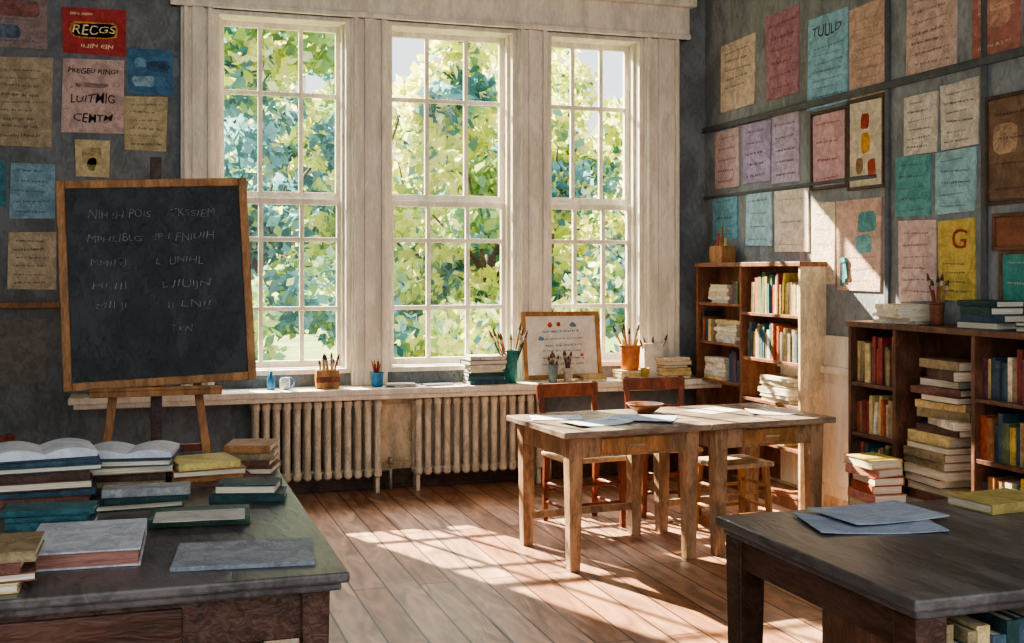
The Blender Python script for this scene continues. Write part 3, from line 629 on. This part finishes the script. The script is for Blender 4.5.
def stack_at(px,py,n,L,Wd,T,pal,rz,grp,where,rj=.12):
    x,y=at_z(px,py,DZ); M=Matrix.Translation((x,y,DZ+.0005))@Matrix.Rotation(rz,4,'Z')
    return M,flat_stack(M,0,0,0,n,L,Wd,T,grp,where,pal,jit=.02,rj=rj,parts=True)
def open_book(M,w,d,t,label):
    e=bpy.data.objects.new('open_book',None); COL.objects.link(e); e.matrix_world=M; tag(e,label,'book')
    MB().box(-w-.006,w+.006,-d/2-.006,d/2+.006,0,.005).obj('cover',bmat('#3a4655'),parent=e)
    for s_ in (-1,1):
        n=10
        top=[(s_*(i/n)*w,.006+t*(.2+.8*math.sin(math.pi*(.08+.80*(i/n))))) for i in range(n+1)]
        poly=top+[(s_*w,.005),(0,.005)]
        if s_<0: poly=poly[::-1]
        b=MB(); b.prism(poly,-d/2,d/2); b.obj('pages',mat('#c6cad2',.14,10,.7,.3),parent=e,smooth=False)
SB='stacked books on the big desk'; WB='on the big desk'
M,z=stack_at(42,499,6,.36,.28,.027,['#4f3a30','#39505e','#6f4a3c','#8a7a5c'],.06,SB,WB)
open_book(M@Matrix.Translation((0,.0,z))@Matrix.Rotation(.08,4,'Z'),.18,.27,.035,'open book with white pages on a stack of books')
M,z=stack_at(128,487,5,.34,.26,.025,['#6d4a55','#8a7a5c','#4f3a30','#39505e'],-.05,SB,WB)
open_book(M@Matrix.Translation((0.01,.0,z))@Matrix.Rotation(-.1,4,'Z'),.17,.25,.03,'open book with pale pages lying on stacked books')
M,z=stack_at(208,483,3,.30,.24,.026,['#6f4a3c','#39505e','#94683e'],.05,SB,WB)
o=book_at(208,478,.24,.22,.028,'#c9b66e',.1,DZ+.0,lab='yellow book on top of a small stack'); o.matrix_world=M@Matrix.Translation((0,0,z))@Matrix.Rotation(.15,4,'Z')@Matrix.Translation((-.14,-.11,0))
M,z=stack_at(244,499,2,.26,.17,.028,['#2f5d63','#1f3d3c'],-.15,SB,WB)
M,z=stack_at(254,470,4,.20,.22,.025,['#6f4a3c','#c9b27b','#8a7a5c','#94683e'],-.2,SB,WB)
M,z=stack_at(50,526,3,.30,.14,.024,['#4a7f9c','#39505e','#2f5d63'],-.1,SB,WB)
M,z=stack_at(143,507,3,.30,.12,.022,['#1f3d3c','#8d8f90','#4f3a30'],.03,SB,WB)
stack_at(-14,584,4,.24,.28,.028,['#6f4a3c','#c9b27b','#8a7a5c'],.05,SB,'on the desk edge')
stack_at(-75,500,4,.32,.26,.035,['#6f4a3c','#39505e','#8a7a5c'],.05,SB,WB)
# ---------------------------------------------------------------- outside
GZ=-.5
MB().box(-40,60,YW+.4,70,GZ-.1,GZ).obj('lawn',mat('#6a8236',.4,1.2,.9,.2),kind='stuff',label='green lawn outside the windows',cat='lawn')
BARK=mat('#5a4a3e',.3,6,.9,.4)
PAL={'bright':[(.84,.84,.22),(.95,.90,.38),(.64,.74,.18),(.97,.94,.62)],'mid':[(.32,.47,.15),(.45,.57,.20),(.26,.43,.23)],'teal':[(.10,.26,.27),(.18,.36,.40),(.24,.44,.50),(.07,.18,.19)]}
def leaves(b,cols,c,r,n,warm,size):
    cc=Vector(c)
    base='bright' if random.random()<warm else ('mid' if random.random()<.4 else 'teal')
    for i in range(n):
        while True:
            p=Vector((rnd(-1,1),rnd(-1,1),rnd(-1,1)))
            if p.length<1: break
        q=cc+Vector((p.x*r[0],p.y*r[1],p.z*r[2]))
        s=size*rnd(.6,1.5)
        a=Vector((rnd(-1,1),rnd(-.5,.5),rnd(-1,1))).normalized(); bb_=a.orthogonal().normalized()
        bb_=Matrix.Rotation(rnd(0,6.28),3,a)@bb_; n2=a.cross(bb_)
        a*=s; n2*=s*.65
        b.add([q-a,q-n2,q+a,q+n2],[(0,1,2,3)])
        k=base if random.random()<.78 else random.choice(['bright','mid','teal'])
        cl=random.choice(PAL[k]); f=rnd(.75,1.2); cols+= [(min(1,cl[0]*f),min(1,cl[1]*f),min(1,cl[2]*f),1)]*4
def foliage(b,cols,parent=None,name='foliage',**kw):
    o=b.obj(name,LEAF,parent=parent,**kw); ca=o.data.color_attributes.new('leaf_colour','FLOAT_COLOR','POINT')
    flat=[v for c in cols for v in c]; ca.data.foreach_set('color',flat); return o
def tree(x,y,h,rad,warm,nclump=34,per=190,size=.085):
    e=empty('tree',(x,y,GZ),0,'leafy %s tree outside the windows'%('yellow-green' if warm>.5 else 'blue-green'),'tree')
    b=MB(); b.tube((0,0,0),(.1,0,h*.45),.10,.07,10)
    for k in range(6):
        a=k*1.05; p=Vector((.1,0,h*rnd(.28,.45))); q=Vector((math.cos(a)*rad*.6,math.sin(a)*rad*.5,h*rnd(.5,.7))); b.tube(p,q,.04,.015,7)
    b.obj('trunk',BARK,parent=e,smooth=True)
    b=MB(); cols=[]
    for k in range(nclump):
        a=rnd(0,6.28); rr=rad*math.sqrt(random.random()); z=h*rnd(.16,1.0); sc=math.sqrt(max(.15,1-((z/h-.55)/.6)**2))
        leaves(b,cols,(math.cos(a)*rr*sc,math.sin(a)*rr*sc,z),(rad*.36,rad*.36,rad*.26),per,warm*(.5+.7*z/h),size)  # higher clumps lean bright, lower teal: sun and shade put into leaf colour
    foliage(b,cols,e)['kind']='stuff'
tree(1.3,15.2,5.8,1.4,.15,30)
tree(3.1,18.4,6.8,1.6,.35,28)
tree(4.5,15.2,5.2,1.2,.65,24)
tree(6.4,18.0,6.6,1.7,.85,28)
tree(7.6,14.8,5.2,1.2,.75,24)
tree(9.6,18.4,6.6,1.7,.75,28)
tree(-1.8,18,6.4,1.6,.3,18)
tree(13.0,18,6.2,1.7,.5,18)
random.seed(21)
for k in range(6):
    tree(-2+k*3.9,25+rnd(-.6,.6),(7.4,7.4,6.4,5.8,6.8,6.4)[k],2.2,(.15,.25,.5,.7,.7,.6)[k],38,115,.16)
for k in range(8):
    x=-.6+k*1.45; h=rnd(1.5,2.2)
    e=empty('bush',(x,12.6+rnd(-.2,.3),GZ),0,'rounded garden bush outside the windows','bush','garden bushes')
    MB().tube((0,0,0),(0,0,.6),.05,.03,8).obj('stem',BARK,parent=e)
    b=MB(); cols=[]
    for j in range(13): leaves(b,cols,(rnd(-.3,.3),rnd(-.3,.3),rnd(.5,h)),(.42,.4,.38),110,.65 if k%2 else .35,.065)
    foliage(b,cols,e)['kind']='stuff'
# ---------------------------------------------------------------- light
sun=bpy.data.lights.new('sun','SUN'); sun.energy=36; sun.angle=math.radians(.7); sun.color=(1,.87,.66)
so=bpy.data.objects.new('sun',sun); COL.objects.link(so); so.location=(-6,20,14)
d=Vector((.39,-1,-.72)); so.rotation_euler=d.to_track_quat('-Z','Y').to_euler()
ar=bpy.data.lights.new('added_room_fill','AREA'); ar.shape='RECTANGLE'; ar.size=6; ar.size_y=3; ar.energy=1100; ar.color=(.88,.94,1)  # area lamp added outside, above the camera's view, to brighten the room
ao=bpy.data.objects.new('added_room_fill',ar); COL.objects.link(ao); ao.location=(1.6,11.2,6.2); ao.rotation_euler=(Vector((2.0,5.2,.3))-ao.location).to_track_quat('-Z','Y').to_euler()
w=bpy.data.worlds.new('sky'); scene.world=w; w.use_nodes=True
bg=w.node_tree.nodes['Background']; bg.inputs[0].default_value=(.90,.95,1,1); bg.inputs[1].default_value=1.45
# ---------------------------------------------------------------- camera
cam=bpy.data.cameras.new('camera'); co=bpy.data.objects.new('camera',cam); COL.objects.link(co)
co.location=(0,0,H); co.rotation_euler=(math.pi/2,0,-TH); cam.sensor_width=36; cam.lens=FL/1024*36; cam.shift_y=-49.5/1024
scene.camera=co
scene.view_settings.view_transform='AgX'; scene.view_settings.look='AgX - Medium High Contrast'; scene.view_settings.exposure=.35
